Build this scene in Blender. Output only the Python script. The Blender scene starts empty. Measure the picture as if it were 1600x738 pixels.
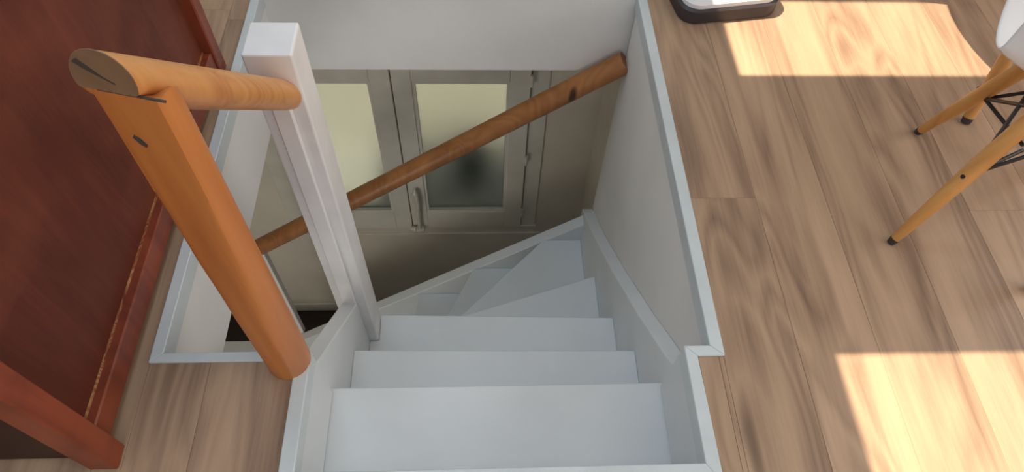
import bpy, bmesh, math, random
from mathutils import Vector, Matrix

# ------------------------------------------------------------------ camera
SC = bpy.context.scene
COL = SC.collection
rnd = random.Random(7)
H = 1.25                                   # phone height above the upper floor
PITCH, ROLL, YAW = (math.radians(a) for a in (56.361, -3.398, 4.592))
d = Vector((math.sin(YAW)*math.cos(PITCH), math.cos(YAW)*math.cos(PITCH), -math.sin(PITCH)))
x0 = Vector((math.cos(YAW), -math.sin(YAW), 0))
dn = d.cross(x0)
xr = math.cos(ROLL)*x0 + math.sin(ROLL)*dn
yd = -math.sin(ROLL)*x0 + math.cos(ROLL)*dn
cam = bpy.data.cameras.new('camera')
cam.sensor_width = 36.0
cam.lens = 1066.93/1600*36.0
cam.clip_start = 0.01
camo = bpy.data.objects.new('camera', cam)
COL.objects.link(camo)
mw = Matrix((( xr.x, -yd.x, -d.x, 0), (xr.y, -yd.y, -d.y, 0), (xr.z, -yd.z, -d.z, H), (0, 0, 0, 1)))
camo.matrix_world = mw
SC.camera = camo

# ------------------------------------------------------------------ world, sun, daylight through windows, added lower-room lamp, exposure
SUN_EL = math.radians(55)
W = bpy.data.worlds.new('sky'); SC.world = W; W.use_nodes = True
bg = W.node_tree.nodes['Background']
bg.inputs[0].default_value = (0.72, 0.87, 1.0, 1); bg.inputs[1].default_value = 0.45
sl = bpy.data.lights.new('sun', 'SUN'); sl.energy = 8.4; sl.angle = math.radians(0.3); sl.color = (1.0, 0.85, 0.64)
so = bpy.data.objects.new('sun', sl); COL.objects.link(so)
sd = Vector((math.cos(SUN_EL), 0, -math.sin(SUN_EL)))
so.rotation_euler = sd.to_track_quat('-Z', 'Y').to_euler()
so.location = (-3, 0.9, 5)

def area(name, loc, size, aim, energy, color):
    l = bpy.data.lights.new(name, 'AREA'); l.shape = 'RECTANGLE'; l.size, l.size_y = size
    l.energy = energy; l.color = color
    o = bpy.data.objects.new(name, l); COL.objects.link(o)
    o.location = loc; o.rotation_euler = Vector(aim).to_track_quat('-Z', 'Y').to_euler()
    return o
area('skylight_daylight', (-0.45, 1.48, 2.39), (1.0, 0.30), (0, 0, -1), 6.5, (0.62, 0.83, 1.0))
area('skylight_daylight', (-0.45, 0.0, 2.39), (1.0, 1.0), (0, 0, -1), 7.5, (0.62, 0.83, 1.0))
area('window_daylight', (2.95, 0.5, 1.35), (2.6, 1.3), (-1, 0, 0), 34, (1.0, 0.95, 0.88))
area('window_daylight', (0.4, -2.45, 1.35), (2.2, 1.3), (0, 1, 0), 11.5, (1.0, 0.94, 0.90))
area('window_daylight', (-1.7, -0.55, -1.35), (1.2, 1.2), (0.15, 1, 0), 10.5, (1.0, 0.92, 0.80))  # added lamp brightening the dim lower storey, no known window there

SC.view_settings.view_transform = 'Standard'
SC.view_settings.look = 'None'
SC.view_settings.gamma = 1.0
SC.view_settings.use_curve_mapping = False
SC.view_settings.exposure = 0.35
try:
    SC.cycles.use_denoising = True
    SC.cycles.max_bounces = 10
    SC.cycles.diffuse_bounces = 6
    SC.cycles.transmission_bounces = 8
    SC.cycles.caustics_reflective = False
    SC.cycles.sample_clamp_indirect = 6.0
except Exception:
    pass

# ------------------------------------------------------------------ materials
def srgb(r, g, b):
    f = lambda c: (c/12.92 if c <= 0.04045 else ((c+0.055)/1.055)**2.4)
    return (f(r/255), f(g/255), f(b/255), 1)

def new_mat(name):
    m = bpy.data.materials.new(name); m.use_nodes = True
    nt = m.node_tree
    return m, nt, nt.nodes['Principled BSDF']

def N(nt, t, **kw):
    n = nt.nodes.new(t)
    for k, v in kw.items():
        if k in n.inputs.keys():
            n.inputs[k].default_value = v
        else:
            setattr(n, k, v)
    return n

def paint(name, c, rough=0.5, var=0.04, scale=6.0, bump=0.0, bscale=60, metallic=0.0, spec=0.5):
    m, nt, p = new_mat(name)
    tc = N(nt, 'ShaderNodeTexCoord')
    n = N(nt, 'ShaderNodeTexNoise', Scale=scale, Detail=4.0)
    nt.links.new(tc.outputs['Object'], n.inputs['Vector'])
    r = N(nt, 'ShaderNodeValToRGB')
    a = [max(0, x*(1-var*2.2)) for x in c[:3]]; b = [min(1, x*(1+var)) for x in c[:3]]
    r.color_ramp.elements[0].position = 0.3; r.color_ramp.elements[1].position = 0.6
    r.color_ramp.elements[0].color = (*a, 1); r.color_ramp.elements[1].color = (*b, 1)
    nt.links.new(n.outputs['Fac'], r.inputs['Fac'])
    nt.links.new(r.outputs['Color'], p.inputs['Base Color'])
    p.inputs['Roughness'].default_value = rough
    p.inputs['Metallic'].default_value = metallic
    p.inputs['Specular IOR Level'].default_value = spec
    if bump:
        n2 = N(nt, 'ShaderNodeTexNoise', Scale=bscale, Detail=3.0)
        nt.links.new(tc.outputs['Object'], n2.inputs['Vector'])
        bp = N(nt, 'ShaderNodeBump', Strength=bump, Distance=0.004)
        nt.links.new(n2.outputs['Fac'], bp.inputs['Height'])
        nt.links.new(bp.outputs['Normal'], p.inputs['Normal'])
    return m

def wood(name, stops, axis='Y', rough=0.45, ring=9.0, stretch=0.10, tint=0.18, spec=0.4, perobj=True, fine=0.35, bump=0.15, knots=None, blotch=None):
    """grain runs along axis; stops = colour stops of the grain ramp"""
    m, nt, p = new_mat(name)
    L = nt.links.new
    tc = N(nt, 'ShaderNodeTexCoord')
    vec = tc.outputs['Object']
    if perobj:
        oi = N(nt, 'ShaderNodeObjectInfo')
        mul = N(nt, 'ShaderNodeVectorMath', operation='SCALE')
        comb = N(nt, 'ShaderNodeCombineXYZ')
        mm = [N(nt, 'ShaderNodeMath', operation='MULTIPLY') for _ in range(3)]
        for k, (q, s) in enumerate(zip(mm, (17.3, 41.7, 29.1))):
            q.inputs[1].default_value = s
            L(oi.outputs['Random'], q.inputs[0]); L(q.outputs[0], comb.inputs[k])
        add = N(nt, 'ShaderNodeVectorMath', operation='ADD')
        L(vec, add.inputs[0]); L(comb.outputs[0], add.inputs[1])
        vec = add.outputs[0]
    sc = [1.0, 1.0, 1.0]; sc['XYZ'.index(axis)] = stretch
    mp = N(nt, 'ShaderNodeMapping'); mp.inputs['Scale'].default_value = sc
    L(vec, mp.inputs['Vector'])
    big = N(nt, 'ShaderNodeTexNoise', Scale=ring*0.42, Detail=2.0, Distortion=0.6)
    L(mp.outputs[0], big.inputs['Vector'])
    # contour rings of a slow noise field -> cathedral figure
    m1 = N(nt, 'ShaderNodeMath', operation='MULTIPLY'); m1.inputs[1].default_value = ring
    L(big.outputs['Fac'], m1.inputs[0])
    m2 = N(nt, 'ShaderNodeMath', operation='PINGPONG'); m2.inputs[1].default_value = 0.5
    L(m1.outputs[0], m2.inputs[0])
    sc2 = [60.0, 60.0, 60.0]; sc2['XYZ'.index(axis)] = 2.6
    mp2 = N(nt, 'ShaderNodeMapping'); mp2.inputs['Scale'].default_value = sc2
    L(vec, mp2.inputs['Vector'])
    fn = N(nt, 'ShaderNodeTexNoise', Scale=2.2, Detail=5.0, Roughness=0.65)
    L(mp2.outputs[0], fn.inputs['Vector'])
    slow = N(nt, 'ShaderNodeTexNoise', Scale=ring*0.9, Detail=3.0)
    L(mp.outputs[0], slow.inputs['Vector'])
    mixa = N(nt, 'ShaderNodeMix', data_type='FLOAT'); mixa.inputs[0].default_value = fine
    L(m2.outputs[0], mixa.inputs[2]); L(fn.outputs['Fac'], mixa.inputs[3])
    mixb = N(nt, 'ShaderNodeMix', data_type='FLOAT'); mixb.inputs[0].default_value = 0.55
    L(mixa.outputs[0], mixb.inputs[2]); L(slow.outputs['Fac'], mixb.inputs[3])
    rp = N(nt, 'ShaderNodeValToRGB')
    els = rp.color_ramp.elements
    while len(els) < len(stops): els.new(0.5)
    for e, (pos, c) in zip(els, stops): e.position = pos; e.color = c
    L(mixb.outputs[0], rp.inputs['Fac'])
    out = rp.outputs['Color']
    if blotch:
        bn = N(nt, 'ShaderNodeTexNoise', Scale=blotch[0], Detail=4.0, Distortion=0.8)
        L(vec, bn.inputs['Vector'])
        br = N(nt, 'ShaderNodeValToRGB')
        br.color_ramp.elements[0].position = 0.48; br.color_ramp.elements[0].color = (0, 0, 0, 1)
        br.color_ramp.elements[1].position = 0.72; br.color_ramp.elements[1].color = (blotch[2],)*3 + (1,)
        L(bn.outputs['Fac'], br.inputs['Fac'])
        bm_ = N(nt, 'ShaderNodeMix', data_type='RGBA'); L(br.outputs['Color'], bm_.inputs[0])
        L(out, bm_.inputs[6]); bm_.inputs[7].default_value = blotch[1]
        out = bm_.outputs[2]
    if knots:
        vo = N(nt, 'ShaderNodeTexVoronoi', Scale=knots[0]); vo.inputs['Randomness'].default_value = 1
        L(mp.outputs[0], vo.inputs['Vector'])
        kr = N(nt, 'ShaderNodeValToRGB')
        kr.color_ramp.elements[0].position = knots[1]*0.45; kr.color_ramp.elements[0].color = (1, 1, 1, 1)
        kr.color_ramp.elements[1].position = knots[1]; kr.color_ramp.elements[1].color = (0, 0, 0, 1)
        L(vo.outputs['Distance'], kr.inputs['Fac'])
        kx = N(nt, 'ShaderNodeMix', data_type='RGBA'); L(kr.outputs['Color'], kx.inputs[0])
        L(out, kx.inputs[6]); kx.inputs[7].default_value = knots[2]
        out = kx.outputs[2]
    if perobj and tint:
        hs = N(nt, 'ShaderNodeHueSaturation')
        q = N(nt, 'ShaderNodeMapRange'); q.inputs[3].default_value = 1-tint; q.inputs[4].default_value = 1+tint
        L(oi.outputs['Random'], q.inputs[0]); L(q.outputs[0], hs.inputs['Value'])
        L(out, hs.inputs['Color']); out = hs.outputs['Color']
    L(out, p.inputs['Base Color'])
    p.inputs['Roughness'].default_value = rough
    p.inputs['Specular IOR Level'].default_value = spec
    if bump:
        bp = N(nt, 'ShaderNodeBump', Strength=bump, Distance=0.001)
        L(fn.outputs['Fac'], bp.inputs['Height']); L(bp.outputs['Normal'], p.inputs['Normal'])
    return m

M = {}
M['white_paint'] = paint('white_paint', (0.70, 0.725, 0.74), 0.42, 0.03, 3.0, 0.05, 30)
M['newel_paint'] = paint('newel_paint', (0.82, 0.80, 0.80), 0.45, 0.03, 9.0, 0.08, 50)
M['wall_white'] = paint('wall_white', (0.75, 0.74, 0.725), 0.7, 0.03, 2.5, 0.12, 45)
M['ceiling_white'] = paint('ceiling_white', (0.80, 0.79, 0.76), 0.8, 0.02, 2.0)
M['lower_paint'] = paint('lower_paint', (0.66, 0.61, 0.52), 0.55, 0.03, 4.0, 0.05, 40)
M['window_paint'] = paint('window_paint', (0.64, 0.62, 0.55), 0.45, 0.03, 8.0, 0.05, 60)
M['trim_grey'] = paint('trim_grey', (0.56, 0.61, 0.63), 0.35, 0.03, 10.0, 0.04, 80)
M['dark_floor'] = wood('dark_floor', [(0.3, srgb(38, 28, 24)), (0.7, srgb(64, 48, 40))], 'X', 0.5)
M['laminate'] = wood('laminate', [(0.20, srgb(104, 82, 68)), (0.35, srgb(146, 119, 98)), (0.48, srgb(170, 141, 116)), (0.74, srgb(192, 162, 134))],
                     'Y', 0.42, ring=13.0, stretch=0.11, tint=0.07, fine=0.5, spec=0.35, knots=(5.0, 0.10, srgb(84, 64, 52)))
M['pine'] = wood('pine', [(0.2, srgb(164, 94, 44)), (0.5, srgb(196, 122, 62)), (0.8, srgb(212, 146, 84))], 'Z', 0.38, ring=14, stretch=0.08,
                 tint=0.0, spec=0.5, knots=(5.0, 0.09, srgb(70, 34, 16)))
M['pine_rail'] = wood('pine_rail', [(0.2, srgb(176, 108, 56)), (0.45, srgb(208, 146, 86)), (0.8, srgb(226, 172, 112))], 'Z', 0.42, ring=16, stretch=0.07,
                      tint=0.0, spec=0.5)
M['pine_end'] = wood('pine_end', [(0.2, srgb(112, 86, 62)), (0.8, srgb(150, 120, 92))], 'X', 0.55, ring=10, stretch=0.6, tint=0.0)
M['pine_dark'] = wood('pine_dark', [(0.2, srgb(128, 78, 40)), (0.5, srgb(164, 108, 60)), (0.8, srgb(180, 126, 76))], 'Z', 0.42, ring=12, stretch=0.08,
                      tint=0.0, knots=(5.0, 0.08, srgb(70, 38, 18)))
M['mahogany'] = wood('mahogany', [(0.2, srgb(72, 32, 24)), (0.5, srgb(99, 46, 33)), (0.8, srgb(124, 64, 45))], 'Z', 0.5, ring=14, stretch=0.16, fine=0.65, bump=0.3,
                     tint=0.06, spec=0.3, blotch=(3.5, srgb(150, 84, 58), 0.35))
M['mahogany_frame'] = wood('mahogany_frame', [(0.2, srgb(104, 44, 28)), (0.5, srgb(140, 66, 42)), (0.8, srgb(158, 82, 52))], 'Z', 0.4, ring=10, stretch=0.15,
                           tint=0.05, spec=0.5, blotch=(9.0, srgb(90, 36, 24), 0.5))
M['worn_edge'] = wood('worn_edge', [(0.34, srgb(112, 52, 34)), (0.43, srgb(160, 100, 62)), (0.55, srgb(200, 150, 102))], 'Y', 0.6, ring=30, stretch=0.5, tint=0.0)
M['mahogany_dark'] = wood('mahogany_dark', [(0.2, srgb(40, 18, 14)), (0.8, srgb(62, 30, 22))], 'X', 0.5, ring=8, stretch=0.2, tint=0.0)  # mahogany with the shade of the near cabinet end put into its colour
M['chair_wood'] = wood('chair_wood', [(0.2, srgb(178, 124, 66)), (0.5, srgb(206, 152, 88)), (0.8, srgb(220, 170, 108))], 'Z', 0.4, ring=12, stretch=0.1, tint=0.0, spec=0.5)
M['white_plastic'] = paint('white_plastic', (0.76, 0.77, 0.80), 0.35, 0.01)
M['white_laminate'] = paint('white_laminate', (0.80, 0.80, 0.79), 0.3, 0.01)
M['black_metal'] = paint('black_metal', (0.03, 0.027, 0.027), 0.4, 0.1, 20, metallic=0.4)
M['black_rubber'] = paint('black_rubber', (0.035, 0.028, 0.03), 0.6, 0.1, 20)
M['dark_plastic'] = paint('dark_plastic', (0.04, 0.032, 0.036), 0.45, 0.08, 14)
M['hardware'] = paint('hardware', (0.60, 0.58, 0.52), 0.35, 0.06, 30)
M['dark_gap'] = paint('dark_gap', (0.05, 0.04, 0.035), 0.8, 0.05, 20)
M['planter'] = paint('planter', (0.09, 0.10, 0.14), 0.7, 0.1, 12)
M['outside'] = paint('outside', (0.66, 0.63, 0.57), 0.9, 0.05, 2)
g, nt, p = new_mat('frosted_glass')
p.inputs['Base Color'].default_value = (0.235, 0.265, 0.25, 1)
p.inputs['Transmission Weight'].default_value = 1.0
p.inputs['Roughness'].default_value = 0.55
p.inputs['IOR'].default_value = 1.2
tc = N(nt, 'ShaderNodeTexCoord'); nz = N(nt, 'ShaderNodeTexNoise', Scale=5.0, Detail=3.0)
nt.links.new(tc.outputs['Object'], nz.inputs['Vector'])
rr = N(nt, 'ShaderNodeMapRange'); rr.inputs[3].default_value = 0.48; rr.inputs[4].default_value = 0.66
nt.links.new(nz.outputs['Fac'], rr.inputs[0]); nt.links.new(rr.outputs[0], p.inputs['Roughness'])
M['frosted_glass'] = g

# ------------------------------------------------------------------ mesh helpers
class MB:
    def __init__(self): self.bm = bmesh.new()
    def box(self, a, b, bev=0.0, seg=1):
        lo = [min(p, q) for p, q in zip(a, b)]; hi = [max(p, q) for p, q in zip(a, b)]
        t = bmesh.new()
        bmesh.ops.create_cube(t, size=1.0)
        for v in t.verts:
            v.co = Vector([lo[i] + (v.co[i]+0.5)*(hi[i]-lo[i]) for i in range(3)])
        if bev:
            bmesh.ops.bevel(t, geom=list(t.edges), offset=bev, segments=seg, affect='EDGES', profile=0.5)
        self.merge(t); return self
    def merge(self, t, mat=None):
        if mat is not None: bmesh.ops.transform(t, matrix=mat, verts=t.verts)
        me = bpy.data.meshes.new('tmp'); t.to_mesh(me); t.free()
        self.bm.from_mesh(me); bpy.data.meshes.remove(me)
    def prism(self, pts, lo, hi, axis='Z', bev=0.0):
        """polygon pts in the two other axes, extruded lo..hi along axis"""
        t = bmesh.new()
        def P(a, b, c):
            return {'Z': (a, b, c), 'X': (c, a, b), 'Y': (a, c, b)}[axis]
        v0 = [t.verts.new(P(a, b, lo)) for a, b in pts]; v1 = [t.verts.new(P(a, b, hi)) for a, b in pts]
        n = len(pts)
        t.faces.new(v0); t.faces.new(v1[::-1])
        for i in range(n): t.faces.new((v0[i], v1[i], v1[(i+1) % n], v0[(i+1) % n]))
        bmesh.ops.recalc_face_normals(t, faces=t.faces)
        if bev: bmesh.ops.bevel(t, geom=list(t.edges), offset=bev, segments=1, affect='EDGES')
        self.merge(t); return self
    def tube(self, pts, radii, n=14, cap=True):
        t = bmesh.new()
        pts = [Vector(q) for q in pts]
        if not hasattr(radii, '__len__'): radii = [radii]*len(pts)
        up = None; rings = []
        for i, q in enumerate(pts):
            tg = (pts[min(i+1, len(pts)-1)] - pts[max(i-1, 0)]).normalized()
            if up is None: up = tg.orthogonal().normalized()
            up = (up - tg*up.dot(tg)).normalized(); s = tg.cross(up)
            rings.append([t.verts.new(q + radii[i]*(math.cos(2*math.pi*k/n)*up + math.sin(2*math.pi*k/n)*s)) for k in range(n)])
        for a, b in zip(rings, rings[1:]):
            for k in range(n): t.faces.new((a[k], a[(k+1) % n], b[(k+1) % n], b[k]))
        if cap: t.faces.new(rings[0][::-1]); t.faces.new(rings[-1])
        self.merge(t); return self
    def build(self, name, mat, parent=None, smooth=False, loc=None):
        bm = self.bm
        bmesh.ops.recalc_face_normals(bm, faces=bm.faces)
        if loc is not None: bmesh.ops.translate(bm, verts=bm.verts, vec=-Vector(loc))
        me = bpy.data.meshes.new(name); bm.to_mesh(me); bm.free()
        me.materials.append(M[mat])
        if smooth:
            for f in me.polygons: f.use_smooth = True
            try: me.set_sharp_from_angle(angle=math.radians(35))
            except Exception: pass
        o = bpy.data.objects.new(name, me); COL.objects.link(o)
        if loc is not None: o.location = loc
        if parent is not None:
            o.parent = parent
            o.matrix_parent_inverse = Matrix.Identity(4)
            # meshes are written in world space: undo the parents' own offset
            w = Vector((0, 0, 0)); q = parent
            while q is not None: w += q.location; q = q.parent
            o.location = (Vector(loc) if loc is not None else Vector((0, 0, 0))) - w
        return o

def tag(o, label=None, cat=None, group=None, kind=None):
    if label: o['label'] = label
    if cat: o['category'] = cat
    if group: o['group'] = group
    if kind: o['kind'] = kind
    return o
def thing(name, label, cat, loc, group=None):
    o = bpy.data.objects.new(name, None); o.empty_display_size = 0.1; COL.objects.link(o); o.location = loc
    return tag(o, label, cat, group)
def struct(name, mb, mat, label=None):
    o = mb.build(name, mat); return tag(o, label, None, None, 'structure')

# ------------------------------------------------------------------ setting: floor slab, planks, opening edging
X0, X1, Y0, Y1 = -1.5, 3.0, -2.5, 2.8
ZB = -0.285                                  # underside of the floor slab
HOLES = [(-0.62, 0.456, 0.56, 1.66), (-0.335, 0.405, 0.328, 0.5601)]

def cut(rects, hole):
    hx0, hx1, hy0, hy1 = hole; out = []
    for (a, b, c, e) in rects:
        if b <= hx0 or a >= hx1 or e <= hy0 or c >= hy1: out.append((a, b, c, e)); continue
        if a < hx0: out.append((a, hx0, c, e))
        if b > hx1: out.append((hx1, b, c, e))
        m0, m1 = max(a, hx0), min(b, hx1)
        if c < hy0: out.append((m0, m1, c, hy0))
        if e > hy1: out.append((m0, m1, hy1, e))
    return out
slab = MB()
rs = [(X0, X1, Y0, Y1)]
for h in [(-0.62, 0.51, 0.56, 1.66), (-0.345, 0.412, 0.328, 0.5601)]: rs = cut(rs, h)
for (a, b, c, e) in rs: slab.box((a, c, ZB), (b, e, -0.012))
floor = struct('floor', slab, 'wall_white')

PW, PL = 0.1653, 1.385
X_SEAM = 0.634
k0 = math.floor((X0 - X_SEAM)/PW)
edge_holes = [(-0.638, 0.479, 0.543, 1.682), (-0.361, 0.428, 0.29, 0.5601)]     # planks stop at the edging
k = k0; fixed = {-1: 0.93, 3: 0.891, 0: 0.27, 1: 0.29, 2: 0.295, 4: 0.285, 5: 0.29, -8: 0.16, -7: 0.22, -6: 0.05, -9: 0.20}
while X_SEAM + k*PW < X1:
    xa, xb = max(X0, X_SEAM + k*PW), min(X1, X_SEAM + (k+1)*PW)
    off = fixed.get(k, None)
    if off is None: off = rnd.uniform(0, PL)
    y = off - math.ceil((off - Y0)/PL)*PL
    while y < Y1:
        ya, yb = max(Y0, y), min(Y1, y + PL)
        if yb - ya > 0.02:
            pr = [(xa, xb, ya, yb)]
            for h in edge_holes: pr = cut(pr, h)
            pr = [q for q in pr if q[1]-q[0] > 0.004 and q[3]-q[2] > 0.004]
            if pr:
                mb = MB()
                for (a, b, c, e) in pr:
                    g = 0.00025
                    mb.box((a+g, c+g, -0.012), (b-g, e-g, 0.0), 0.0004)
                mb.build('plank', 'laminate', floor, loc=((xa+xb)/2, (ya+yb)/2, 0))
        y += PL
    k += 1

# grey edging round the opening: a flat top that laps on the boards and an inner face
TZ, TD = 0.005, -0.043
tn = 0
def edging(pts, mat='trim_grey'):
    global tn
    tn += 1
    struct('trim_%d' % tn, MB().prism(pts, TD, TZ, 'Z', 0.0015), mat)
edging([(-0.640, 0.541), (-0.616, 0.561), (-0.616, 1.661), (-0.640, 1.685)])              # left long side
edging([(-0.640, 0.541), (-0.408, 0.541), (-0.408, 0.561), (-0.616, 0.561)])              # near left end
edging([(0.481, 0.538), (0.481, 1.685), (0.454, 1.661), (0.454, 0.560)])                  # right long side
edging([(0.481, 0.538), (0.454, 0.560), (0.402, 0.560), (0.426, 0.538)])                  # jog
edging([(0.426, 0.538), (0.402, 0.560), (0.402, 0.329), (0.430, 0.288)])                  # right of the stair head
edging([(0.430, 0.288), (0.402, 0.329), (-0.334, 0.329), (-0.362, 0.288)])                # stair head
edging([(-0.362, 0.288), (-0.334, 0.329), (-0.334, 0.560), (-0.362, 0.560)])              # left of the stair head
edging([(-0.640, 1.685), (-0.616, 1.661), (0.454, 1.661), (0.481, 1.685)])                # far end

# upper room shell (behind and beside the camera)
CZ, CT = 2.40, 0.10
ceil = MB()
t = (CZ + CT + 0.05)/math.tan(SUN_EL); tb = CZ/math.tan(SUN_EL)
sky1 = (0.700 - t, 0.25, 1.335, 1.640)
sky2 = (0.721 - t, 0.25, -0.55, 0.537)
rs = [(X0-0.1, X1+0.1, Y0-0.1, Y1+0.1)]
for h in (sky1, sky2): rs = cut(rs, h)
for (a, b, c, e) in rs: ceil.box((a, c, CZ), (b, e, CZ+CT))
struct('ceiling', ceil, 'ceiling_white')
for i, (a, b, c, e) in enumerate((sky1, sky2)):
    f = MB(); w = 0.05; z0, z1 = CZ+CT, CZ+CT+0.05
    f.box((a-w, c-w, z0), (a-0.012, e+w, z1)); f.box((b+0.03, c-w, z0), (b+w+0.03, e+w, z1))
    f.box((a-0.012, c-w, z0), (b+0.03, c-0.001, z1)); f.box((a-0.012, e+0.001, z0), (b+0.03, e+w, z1))
    struct('window_%d' % (i+1), f, 'white_laminate')

def wall_with_opening(name, axis, pos, th, lo, hi, z0, z1, op, mat):
    """wall across axis at pos..pos+th; op = (lo, hi, z0, z1) opening"""
    m = MB()
    def bx(a, b, c, e):
        if b-a < 1e-4 or e-c < 1e-4: return
        if axis == 'X': m.box((pos, a, c), (pos+th, b, e))
        else: m.box((a, pos, c), (b, pos+th, e))
    if op:
        bx(lo, op[0], z0, z1); bx(op[1], hi, z0, z1); bx(op[0], op[1], z0, op[2]); bx(op[0], op[1], op[3], z1)
    else: bx(lo, hi, z0, z1)
    return struct(name, m, mat)
wall_with_opening('wall_left', 'X', X0-0.1, 0.1, Y0-0.1, Y1+0.1, ZB, CZ, None, 'ceiling_white')
wall_with_opening('wall_right', 'X', X1, 0.1, Y0-0.1, Y1+0.1, ZB, CZ, (-0.9, 1.9, 0.6, 2.1), 'ceiling_white')
wall_with_opening('wall_far', 'Y', Y1, 0.1, X0, X1, ZB, CZ, None, 'ceiling_white')
wall_with_opening('wall_near', 'Y', Y0-0.1, 0.1, X0, X1, ZB, CZ, (-0.8, 1.6, 0.6, 2.1), 'ceiling_white')

# ------------------------------------------------------------------ lower storey
YD, LZ = 2.08, -2.72
LX0 = -3.0
struct('floor_lower', MB().box((LX0, -0.6, LZ-0.1), (1.2, YD+0.2, LZ)), 'dark_floor')
# stairwell wall on the right, under the edging
m = MB(); m.box((0.455, 0.561, LZ), (0.512, 1.632, TD)); m.box((0.4135, 0.25, LZ), (0.512, 0.561, TD))
struct('wall_stairwell', m, 'wall_white')
struct('wall_lower_right', MB().box((0.512, 0.25, LZ), (0.60, YD, ZB)), 'lower_paint')
struct('wall_lower_left', MB().box((LX0-0.1, -0.6, LZ), (LX0, YD, ZB)), 'lower_paint')
wall_with_opening('wall_lower_near', 'Y', -0.7, 0.1, LX0, 1.2, LZ, ZB, (-2.3, -1.1, -1.95, -0.75), 'lower_paint')  # unseen wall, its opening made up to go with the added lower-room lamp
struct('ceiling_lower', MB().box((LX0-0.1, -0.7, ZB), (X0-0.1, YD+0.18, ZB+0.1)), 'ceiling_white')
struct('wall_lower_end', MB().box((1.2, -0.6, LZ), (1.3, YD, ZB)), 'lower_paint')
WX0, WX1, WZ0, WZ1 = -1.000, 0.285, -1.775, -0.46
wall_with_opening('wall_lower_far', 'Y', YD, 0.18, LX0, 1.3, LZ, ZB+0.2, (WX0, WX1, WZ0, WZ1), 'lower_paint')
struct('baseboard_lower', MB().box((LX0, YD-0.014, LZ), (0.512, YD, LZ+0.09), 0.003), 'window_paint')

# casement window with two frosted leaves
win = MB().box((WX0, YD-0.012, WZ0), (WX0+0.075, YD+0.05, WZ1), 0.003).build('window_3', 'window_paint')
tag(win, None, None, None, 'structure')
MB().box((WX1-0.075, YD-0.012, WZ0), (WX1, YD+0.05, WZ1), 0.003).build('window_jamb', 'window_paint', win)
MB().box((WX0+0.075, YD-0.012, WZ1-0.05), (WX1-0.075, YD+0.05, WZ1), 0.003).build('window_head', 'window_paint', win)
MB().box((WX0-0.01, YD-0.018, WZ0-0.004), (WX1+0.01, YD+0.05, WZ0+0.018), 0.004).build('window_sill', 'window_paint', win)
MB().box((WX0-0.03, YD-0.008, WZ0-0.09), (WX1+0.03, YD+0.01, WZ0-0.07), 0.003).build('sill_moulding', 'window_paint', win)
SEAM = -0.362
def leaf(xa, xb, ga, gb):
    zt, zb = WZ1-0.055, WZ0+0.022; gt, gbm = -0.715, -1.615
    y0, y1 = YD-0.030, YD+0.012
    f = MB()
    f.box((xa, y0, zb), (ga, y1, zt), 0.003); f.box((gb, y0, zb), (xb, y1, zt), 0.003)
    f.box((ga, y0, zb), (gb, y1, gbm), 0.003); f.box((ga, y0, gt), (gb, y1, zt), 0.003)
    lf = f.build('window_leaf', 'window_paint', win)
    b = MB(); e = 0.012
    b.prism([(ga, gbm), (gb, gbm), (gb-e, gbm+e), (ga+e, gbm+e)], y0+0.006, y1, 'Y')
    b.prism([(ga, gt), (gb, gt), (gb-e, gt-e), (ga+e, gt-e)], y0+0.006, y1, 'Y')
    b.prism([(ga, gbm), (ga, gt), (ga+e, gt-e), (ga+e, gbm+e)], y0+0.006, y1, 'Y')
    b.prism([(gb, gbm), (gb, gt), (gb-e, gt-e), (gb-e, gbm+e)], y0+0.006, y1, 'Y')
    b.build('glazing_bead', 'window_paint', lf)
    MB().box((ga+0.004, YD-0.006, gbm+0.004), (gb-0.004, YD-0.001, gt-0.004)).build('frosted_pane', 'frosted_glass', lf)
    return lf
l1 = leaf(WX0+0.079, SEAM-0.0025, -0.835, -0.447)
l2 = leaf(SEAM+0.0025, WX1-0.079, -0.279, 0.121)
for xs in (SEAM, WX0+0.077, WX1-0.077):
    MB().box((xs-0.014, YD+0.0125, WZ0+0.02), (xs+0.014, YD+0.022, WZ1-0.05)).build('rebate_strip', 'window_paint', win)
for z in (-0.70, -1.20, -1.62):
    MB().tube([(WX1-0.077, YD-0.034, z-0.03), (WX1-0.077, YD-0.034, z+0.03)], 0.008, 10).build('hinge', 'hardware', win, True)
# espagnolette: rod, handle and lower keep
hd = MB().tube([(-0.322, YD-0.05, -1.40), (-0.322, YD-0.05, -1.425), (-0.320, YD-0.052, -1.44), (-0.316, YD-0.056, -1.50), (-0.318, YD-0.054, -1.56), (-0.322, YD-0.05, -1.60), (-0.322, YD-0.05, -1.625), (-0.322, YD-0.05, -1.70), (-0.322, YD-0.05, -1.75)],
                [0.004, 0.016, 0.011, 0.013, 0.009, 0.015, 0.010, 0.009, 0.009], 12).build('window_handle', 'hardware', win, True)
MB().box((-0.345, YD-0.062, -1.76), (-0.299, YD-0.03, -1.728), 0.008, 2).build('keep', 'hardware', hd)
MB().tube([(-0.372, YD-0.045, -1.733), (-0.345, YD-0.05, -1.738)], [0.012, 0.016], 12).build('bolt_end', 'hardware', hd, True)
MB().box((-0.336, YD-0.045, -1.47), (-0.308, YD-0.03, -1.43), 0.004).build('handle_plate', 'hardware', hd)
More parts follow.
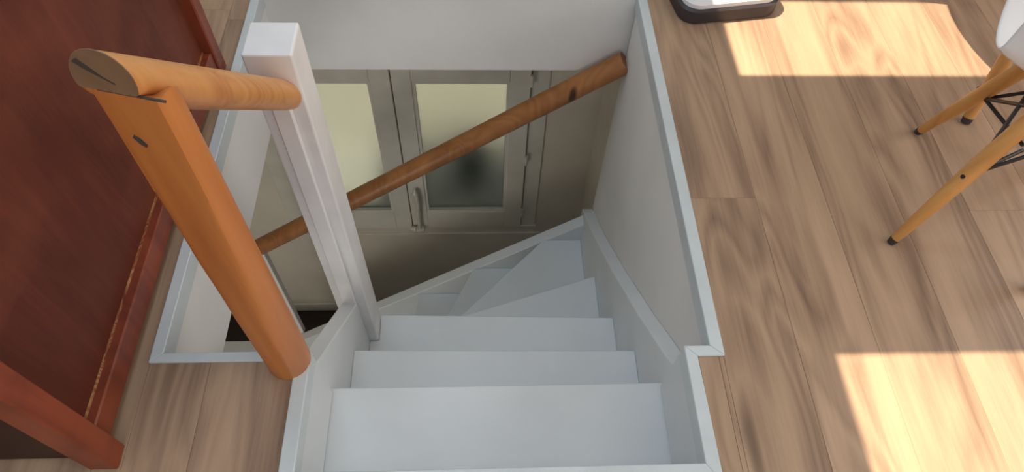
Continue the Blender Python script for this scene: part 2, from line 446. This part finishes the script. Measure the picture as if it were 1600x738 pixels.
# what the frosted glass blurs outside
struct('wall_courtyard', MB().box((LX0, 4.6, -3.2), (2.0, 4.7, 1.0)), 'outside')
struct('ground_courtyard', MB().box((LX0, YD+0.181, -3.3), (2.0, 4.6, -2.0)), 'outside')
pl = thing('plant_pot', 'dark plant pot blurred behind the frosted right window pane', 'pot', (-0.06, 2.40, WZ0+0.02))
MB().tube([(-0.06, 2.40, WZ0+0.02), (-0.06, 2.40, WZ0+0.16), (-0.06, 2.40, WZ0+0.165)], [0.07, 0.095, 0.085], 20).build('pot', 'planter', pl, True)
t = bmesh.new(); bmesh.ops.create_icosphere(t, subdivisions=3, radius=0.105)
for v in t.verts: v.co *= 1 + rnd.uniform(-0.16, 0.16)
q = MB(); q.merge(t, Matrix.Translation((-0.06, 2.40, WZ0+0.26)))
q.build('foliage', 'planter', pl)
struct('sill_outside', MB().box((WX0-0.05, YD+0.181, WZ0-0.05), (WX1+0.05, YD+0.60, WZ0+0.02)).box((WX0+0.001, YD+0.052, WZ0+0.001), (WX1-0.001, YD+0.181, WZ0+0.02)), 'white_laminate')

# ------------------------------------------------------------------ staircase
R_ = 0.224
st = thing('staircase', 'white painted winding staircase descending through the floor opening and turning left', 'staircase', (0.035, 0.95, LZ))
XL, XRt = -0.343, 0.412
NP = (-0.305, 0.975)                        # where the winder nosings meet at the newel
treads = [
    [(XL, 0.333), (XRt, 0.333), (XRt, 0.573), (XL, 0.573)],
    [(XL, 0.552), (XRt, 0.552), (XRt, 0.752), (XL, 0.765)],
    [(XL, 0.745), (XRt, 0.732), (XRt, 0.964), (-0.3155, 0.984), (-0.3155, 0.8965), (XL, 0.8965)],
    [(-0.3155, 0.966), (XRt, 0.944), (XRt, 1.246), (-0.3155, 1.010)],
    [(-0.3155, 0.983), (-0.20, 1.0), (XRt, 1.15), (XRt, 1.55), (0.255, 1.55), (-0.3155, 0.966)],
    [(-0.3155, 0.9825), (-0.10, 1.10), (0.36, 1.55), (-0.034, 1.55), (-0.3155, 0.990)],
    [(-0.3155, 0.9825), (-0.20, 1.05), (0.06, 1.55), (-0.303, 1.55), (-0.3155, 1.00)],
]
for j in range(4):
    a = -0.303 - 0.185*j
    treads.append([(a+0.02, 0.983), (a+0.02, 1.55), (a-0.185, 1.55), (a-0.185, 0.983)])
for i, pts in enumerate(treads):
    z = -R_*(i+1)
    MB().prism(pts, z-0.030, z, 'Z', 0.003).build('tread', 'white_paint', st)
# risers stand under each nosing
ris = [((XL, 0.333), (XRt, 0.333)), ((XL, 0.560), (XRt, 0.560)), ((XL, 0.750), (XRt, 0.738)), ((-0.3155, 0.968), (XRt, 0.950)),
       ((-0.311, 1.000), (XRt, 1.230)), ((-0.305, 0.983), (0.267, 1.55)), ((-0.307, 0.99), (-0.020, 1.55)), ((-0.291, 0.99), (-0.291, 1.55))]
for j in range(1, 5): ris.append(((-0.291-0.185*j, 0.984), (-0.291-0.185*j, 1.55)))
for i, (a, b) in enumerate(ris):
    a = Vector(a); b = Vector(b); n = Vector((b.y-a.y, -(b.x-a.x))).normalized()*0.006
    pts = [tuple(a-n), tuple(b-n), tuple(b+n), tuple(a+n)]
    top = -R_*i - (0.030 if i else 0.034); bot = -R_*(i+1)
    if i == 11: bot = LZ
    MB().prism(pts, bot, top, 'Z').build('riser', 'white_paint', st)
# wall stringer on the right
pr = [(0.561, -0.11), (0.62, -0.175), (0.82, -0.362), (1.10, -0.606), (1.375, -0.828), (1.63, -1.010), (1.63, -1.40), (1.25, -1.15), (0.95, -0.90), (0.561, -0.45)]
MB().prism(pr, 0.412, 0.4545, 'X', 0.002).build('stringer', 'white_paint', st)
# short outer stringer beside the first steps, ending in the newel
pr = [(0.561, -0.075), (0.897, -0.430), (0.897, -0.86), (0.561, -0.47)]
MB().prism(pr, -0.386, -0.343, 'X', 0.003).build('stringer', 'white_paint', st)
# cheeks of the first step in the narrow part of the opening
MB().box((-0.3435, 0.335, -0.22), (-0.334, 0.561, TD)).build('cheek', 'white_paint', st)
MB().box((0.4025, 0.335, -0.22), (0.4130, 0.561, TD)).build('cheek', 'white_paint', st)
# far stringer of the lower flight, seen from its inner side
def zt(x): return -0.985 + (x-0.44)*0.782
pr = [(0.454, zt(0.454)), (-0.985, zt(-0.985)), (-1.05, zt(-1.05)-0.02), (-1.05, LZ), (-0.80, LZ), (0.454, zt(0.454)-0.52)]
MB().prism(pr, 1.55, 1.598, 'Y', 0.003).build('stringer', 'white_paint', st)
# inner stringer of the lower flight
pr = [(-0.403, -1.35), (-1.05, -1.35-0.65*0.95-0.20), (-1.05, LZ), (-0.55, LZ), (-0.403, -2.2)]
MB().prism(pr, 0.940, 0.982, 'Y', 0.003).build('stringer', 'white_paint', st)
# low landing at the foot
MB().box((-1.70, 0.60, LZ), (-1.052, 1.758, -2.50), 0.004).build('landing', 'white_paint', st)

# ------------------------------------------------------------------ white newel
nw = thing('newel_post', 'square white newel post with flat top at the inner corner of the stairs', 'post', (-0.3575, 0.9375, -2.70))
MB().box((-0.402, 0.897, -2.70), (-0.316, 0.982, 0.452), 0.004, 2).build('shaft', 'newel_paint', nw)
b = MB()
b.prism([(-0.380, 0.345), (-0.344, 0.345), (-0.344, -0.50), (-0.380, -0.50)], 0.887, 0.8965, 'Y', 0.003)
b.build('front_fillet', 'newel_paint', nw)

# ------------------------------------------------------------------ pine railing at the top (post and sloping rail)
AX, AY, RP = -0.350, 0.515, 0.0395
rl = thing('stair_railing', 'orange pine railing, round post with a short sloping rail into the white newel', 'railing', (AX, AY, 0))
def dsec(r, flat, n=40):
    """round section with a flat cut on the near (-y) side"""
    out = []
    for k in range(n):
        a = 2*math.pi*k/n
        x_, y_ = r*math.cos(a), r*math.sin(a)
        y_ = max(y_, -flat)
        out.append((x_*math.cos(-TH) - y_*math.sin(-TH), x_*math.sin(-TH) + y_*math.cos(-TH)))
    return out
def front_y(x_): return AY - FL*math.cos(TH) - (x_ - AX + FL*math.sin(TH))*math.tan(TH)
# post: top follows the underside of the rail
def loft(secs, close=True):
    t = bmesh.new(); rings = [[t.verts.new(p_) for p_ in s] for s in secs]
    n = len(rings[0])
    for a, b_ in zip(rings, rings[1:]):
        for k in range(n): t.faces.new((a[k], a[(k+1) % n], b_[(k+1) % n], b_[k]))
    if close: t.faces.new(rings[0][::-1]); t.faces.new(rings[-1])
    return t
FL, TH = 0.014, math.radians(14)         # the near side is sawn flat, turned a little to the left
secs = []
for z in (0.0, 0.006, 0.10, 0.25, 0.42, 0.58, 0.70, None):
    k = (z if z is not None else 0.752)/0.752
    cx, cy, r_ = -0.373 + (AX + 0.373)*k, 0.543 + (AY - 0.543)*k, 0.0405 + (RP - 0.0405)*k
    if z == 0.0: r_ *= 0.985
    secs.append([(cx + x_, cy + y_, z if z is not None else 0.7525 - max(0, y_ + FL - 0.012)*0.98) for x_, y_ in dsec(r_, min(r_*0.985, FL + (1-k)**1.5*0.036))])
m = MB(); m.merge(loft(secs)); m.build('post', 'pine', rl, True)
# rail: axis from the flat end above the post down into the newel
SL = 1.02
p0 = Vector((-0.3650, 0.502, 0.771)); p1 = Vector((-0.3560, 0.898, 0.763 - SL*(0.898-0.502)))
tg = (p1-p0).normalized(); side = Vector((1, 0, 0)); upv = side.cross(tg).normalized()
rr_ = 0.0275
secs = []
for u in (0.0, 0.06, 0.14, 0.3, 0.6, 1.0):
    c_ = p0.lerp(p1, u); ring = []
    for k in range(26):
        a = 2*math.pi*k/26
        off = rr_*1.28*math.cos(a)*side*(1 if u > 0 else 0.985) + rr_*math.sin(a)*upv
        q = c_ + off
        if u == 0.0:
            q = q + tg*((front_y(q.x) - q.y)/tg.y); q.z = max(q.z, 0.7535)      # cut vertically, flush with the flat of the post
        if u == 0.06: q.z = max(q.z, 0.739); q.y = max(q.y, front_y(q.x) + 0.004)   # sits on the sloping head of the post
        if u == 1.0: q = q + tg*((0.8965 - q.y)/tg.y)
        ring.append(q)
    secs.append(ring)
m = MB(); m.merge(loft(secs)); rail = m.build('rail', 'pine_rail', rl, True)
# pale sawn end face, with its drying crack, and the thin joint under it
ef = bmesh.new(); vs = [ef.verts.new((q.x, q.y-0.0008, q.z)) for q in secs[0]]
vb = [ef.verts.new((q.x, q.y+0.0004, q.z)) for q in secs[0]]
ef.faces.new(vs)
for k in range(26): ef.faces.new((vs[k], vs[(k+1) % 26], vb[(k+1) % 26], vb[k]))
m = MB(); m.merge(ef); m.build('end_face', 'pine_end', rail)
def on_front(m, pts, e=0.0014):
    t = bmesh.new()
    a = [t.verts.new((x_, front_y(x_)-e, z_)) for x_, z_ in pts]; b = [t.verts.new((x_, front_y(x_)+0.002, z_)) for x_, z_ in pts]
    t.faces.new(a); t.faces.new(b[::-1]); n = len(pts)
    for k in range(n): t.faces.new((a[k], a[(k+1) % n], b[(k+1) % n], b[k]))
    m.merge(t); return m
m = on_front(MB(), [(-0.388, 0.789), (-0.381, 0.794), (-0.375, 0.787), (-0.364, 0.774), (-0.354, 0.767), (-0.3545, 0.766), (-0.367, 0.7735), (-0.379, 0.781)])
m.build('crack', 'dark_gap', rail)
m = on_front(MB(), [(-0.380, 0.7522), (-0.309, 0.7522), (-0.309, 0.7538), (-0.380, 0.7538)], 0.0006); m.build('joint', 'dark_gap', rl)
m = on_front(MB(), [(-0.374, 0.684), (-0.371, 0.688), (-0.366, 0.683), (-0.362, 0.674), (-0.364, 0.670), (-0.370, 0.675)], 0.0006); m.build('knot', 'dark_gap', rl)

# ------------------------------------------------------------------ lower handrail
lr = thing('handrail', 'long diagonal pine handrail crossing in front of the frosted window', 'handrail', (-0.97, 1.62, zt(-0.97)))
A = Vector((0.452, 1.615, -0.210)); B = Vector((-1.000, 1.615, -1.290))
tg = (B-A).normalized()
m = MB(); m.tube([A, A.lerp(B, 0.01), A.lerp(B, 0.5), A.lerp(B, 0.99), B], [0.034, 0.036, 0.036, 0.036, 0.033], 22)
m.build('rail', 'pine_dark', lr, True)
MB().box((-0.994, 1.599, zt(-0.97)-0.03), (-0.965, 1.640, -1.285), 0.003).build('post', 'pine_dark', lr)
MB().box((-0.965, 1.602, zt(-0.95)-0.02), (-0.943, 1.636, -1.275), 0.002).build('batten', 'newel_paint', lr)

# ------------------------------------------------------------------ red-brown cabinet at the left
cb = thing('cabinet', 'tall red brown stained wooden cabinet with recessed side panel beside the opening', 'cabinet', (-0.87, 0.85, 0))
CX, CH = -0.641, 1.02
NY0, NY1, FY0, FY1 = 0.342, 0.386, 1.325, 1.366
def stile(xa, xb, ya, yb):
    return MB().box((xa, ya, 0.0), (xb, yb, CH), 0.003).build('corner_post', 'mahogany_frame', cb)
stile(CX-0.05, CX, NY0, NY1); stile(CX-0.062, CX-0.014, FY0, FY1)
stile(CX-0.46, CX-0.41, NY0, NY1); stile(CX-0.46, CX-0.41, FY0, FY1)
rb = MB().box((CX-0.045, NY1, 0.020), (CX-0.020, FY0, 0.078), 0.003).build('bottom_rail', 'mahogany_frame', cb)
MB().box((CX-0.0450, NY1+0.001, 0.0775), (CX-0.038, FY0-0.001, 0.080)).build('worn_edge', 'worn_edge', rb)
MB().box((CX-0.040, NY1, CH-0.07), (CX-0.022, FY0, CH), 0.003).build('top_rail', 'mahogany_frame', cb)
MB().box((CX-0.052, NY1-0.002, 0.06), (CX-0.042, FY0+0.002, CH-0.05)).build('side_panel', 'mahogany', cb)
MB().box((CX-0.452, NY1-0.002, 0.06), (CX-0.442, FY0+0.002, CH-0.05)).build('side_panel', 'mahogany', cb)
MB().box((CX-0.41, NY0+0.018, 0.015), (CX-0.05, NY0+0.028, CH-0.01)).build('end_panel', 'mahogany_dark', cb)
MB().box((CX-0.41, FY1-0.026, 0.05), (CX-0.05, FY1-0.016, CH-0.01)).build('end_panel', 'mahogany', cb)
MB().box((CX-0.47, NY0-0.01, CH), (CX+0.005, FY1+0.005, CH+0.022), 0.004).build('top', 'mahogany', cb)

# ------------------------------------------------------------------ chair with white shell seat on dowel legs
def rot(p_, c, a):
    return (c[0] + p_[0]*math.cos(a) - p_[1]*math.sin(a), c[1] + p_[0]*math.sin(a) + p_[1]*math.cos(a))
CC = (1.135, 0.905)
ch = thing('dining_chair', 'white shell dining chair with splayed wooden dowel legs and black wire bracing', 'chair', (CC[0], CC[1], 0))
feet = [(0.911, 0.803), (1.094, 1.132)]
feet += [(2*CC[0]-x_, 2*CC[1]-y_) for x_, y_ in feet]
joints = []
for (fx, fy) in feet:
    f = Vector((fx, fy, 0.0)); tp = Vector((CC[0] + (fx-CC[0])*0.42, CC[1] + (fy-CC[1])*0.42, 0.385))
    a, b = f.lerp(tp, 0.03), tp
    lg = MB().tube([f.lerp(tp, 0.025), f.lerp(tp, 0.06), f.lerp(tp, 0.30), f.lerp(tp, 0.62), f.lerp(tp, 0.9), tp], [0.0095, 0.0105, 0.0145, 0.0175, 0.0165, 0.015], 16).build('leg', 'chair_wood', ch, True)
    MB().tube([f + Vector((0, 0, 0.001)), a, f.lerp(tp, 0.038)], [0.0085, 0.0100, 0.0106], 12).build('foot_cap', 'black_rubber', lg, True)
    j = f.lerp(tp, 0.52)
    out = (Vector((fx, fy, 0)) - Vector((CC[0], CC[1], 0))).normalized()
    tang = Vector((0, 0, 1)).cross(out)
    ax = (tp-f).normalized(); o2 = (out - ax*out.dot(ax)).normalized()
    MB().tube([j, j + o2*0.0178], 0.0045, 10).build('bolt', 'black_metal', lg, True)
    joints.append((j, f.lerp(tp, 0.93), f.lerp(tp, 0.52)))
order = [0, 1, 2, 3]
hub = Vector((CC[0], CC[1], 0.345))
for i in order:
    j0 = joints[i][0]; j1 = joints[(i+1) % 4][0]
    t0, t1 = joints[i][1], joints[(i+1) % 4][1]
    ins = Vector((CC[0], CC[1], 0))
    s0 = j0 + (Vector((ins.x, ins.y, j0.z)) - j0).normalized()*0.014; s1 = j1 + (Vector((ins.x, ins.y, j1.z)) - j1).normalized()*0.014
    MB().tube([s0, t1 + (ins - Vector((t1.x, t1.y, 0)))*0.15], 0.0042, 8).build('wire_brace', 'black_metal', ch, True)
    MB().tube([s1, t0 + (ins - Vector((t0.x, t0.y, 0)))*0.15], 0.0042, 8).build('wire_brace', 'black_metal', ch, True)
    MB().tube([s0, Vector((CC[0], CC[1], j0.z)) + (s0 - Vector((CC[0], CC[1], j0.z)))*0.06], 0.0042, 8).build('wire_brace', 'black_metal', ch, True)
m = MB()
for a, b in ((0, 2), (1, 3)):
    m.tube([joints[a][1] + Vector((0, 0, 0.022)), joints[b][1] + Vector((0, 0, 0.022))], 0.006, 8)
m.build('seat_mount', 'black_metal', ch, True)
# moulded shell: rows run from the front lip over the seat up the back
FACE = math.radians(58)
prof = [(0.215, 0.400, 0.150), (0.225, 0.425, 0.185), (0.205, 0.438, 0.205), (0.12, 0.432, 0.225), (0.0, 0.420, 0.232), (-0.10, 0.420, 0.230), (-0.165, 0.440, 0.225),
        (-0.205, 0.50, 0.222), (-0.225, 0.58, 0.222), (-0.245, 0.68, 0.215), (-0.262, 0.76, 0.190), (-0.272, 0.805, 0.140), (-0.275, 0.815, 0.08)]
t = bmesh.new(); rows = []
for (py, pz, hw) in prof:
    row = []
    for k in range(13):
        s = -1 + 2*k/12
        lift = 0.035*abs(s)**3 if pz < 0.47 else 0.0
        fwd = (0.055*abs(s)**2.2) if pz >= 0.47 else 0.0
        xx, yy = rot((0.9*(py + fwd)-0.01, -s*hw*0.9), (CC[0]+0.030, CC[1]+0.028), FACE)
        row.append(t.verts.new((xx, yy, pz + lift - 0.012)))
    rows.append(row)
for a, b in zip(rows, rows[1:]):
    for k in range(12): t.faces.new((a[k], a[k+1], b[k+1], b[k]))
bmesh.ops.recalc_face_normals(t, faces=t.faces)
bmesh.ops.solidify(t, geom=list(t.faces), thickness=0.007)
m = MB(); m.merge(t); sh = m.build('shell', 'white_plastic', ch, True)
sm = sh.modifiers.new('sub', 'SUBSURF'); sm.levels = 1; sm.render_levels = 2

# ------------------------------------------------------------------ round table standing just outside the frame: one leg and its shadow show
TC = (1.405, 1.530)
tb_ = thing('dining_table', 'round white dining table on splayed wooden legs behind the white shell chair', 'table', (TC[0], TC[1], 0))
f0 = Vector((1.232-TC[0], 1.165-TC[1]))
tops = []
for k in range(4):
    a = k*math.pi/2
    fx, fy = rot(f0, TC, a)
    f = Vector((fx, fy, 0)); tp = Vector((TC[0] + (fx-TC[0])*0.34, TC[1] + (fy-TC[1])*0.34, 0.695))
    lg = MB().tube([f.lerp(tp, 0.012), f.lerp(tp, 0.03), f.lerp(tp, 0.3), f.lerp(tp, 0.7), tp], [0.012, 0.0135, 0.0175, 0.021, 0.020], 16).build('leg', 'chair_wood', tb_, True)
    MB().tube([f + Vector((0, 0, 0.001)), f.lerp(tp, 0.02)], [0.011, 0.0135], 12).build('foot_cap', 'black_rubber', lg, True)
    tops.append(tp)
for a, b in ((0, 2), (1, 3)):
    MB().tube([tops[a] + Vector((0, 0, 0.0)), tops[b]], 0.009, 8).build('cross_bar', 'black_metal', tb_, True)
m = MB(); m.tube([(TC[0], TC[1], 0.705), (TC[0], TC[1], 0.710), (TC[0], TC[1], 0.727), (TC[0], TC[1], 0.730)], [0.536, 0.544, 0.544, 0.538], 72)
m.build('tabletop', 'white_laminate', tb_, True)

# ------------------------------------------------------------------ low white-topped box on the floor, cut by the top of the frame
bx = thing('storage_box', 'low white topped box with rounded corners and dark sides on the floor', 'box', (0.73, 1.70, 0))
def rrect(w, h, r, n=7):
    out = []
    for cx_, cy_, a0 in ((w-r, h-r, 0), (-w+r, h-r, 90), (-w+r, -h+r, 180), (w-r, -h+r, 270)):
        for k in range(n+1):
            a = math.radians(a0 + 90*k/n); out.append((cx_ + r*math.cos(a), cy_ + r*math.sin(a)))
    return out
BA = math.radians(9)
def place(pts): return [rot(q, (0.684, 1.697), BA) for q in pts]
def stack(levels):
    t = bmesh.new(); rings = []
    for (w, h, r, z) in levels: rings.append([t.verts.new((x_, y_, z)) for x_, y_ in place(rrect(w, h, r))])
    n = len(rings[0])
    for a, b in zip(rings, rings[1:]):
        for k in range(n): t.faces.new((a[k], a[(k+1) % n], b[(k+1) % n], b[k]))
    t.faces.new(rings[0][::-1]); t.faces.new(rings[-1])
    m = MB(); m.merge(t); return m
stack([(0.142, 0.142, 0.045, 0.0), (0.147, 0.148, 0.05, 0.006), (0.147, 0.148, 0.05, 0.040), (0.140, 0.142, 0.046, 0.046)]).build('body', 'dark_plastic', bx, True)
stack([(0.138, 0.140, 0.045, 0.046), (0.138, 0.140, 0.045, 0.058), (0.132, 0.134, 0.04, 0.062)]).build('top', 'white_plastic', bx, True)
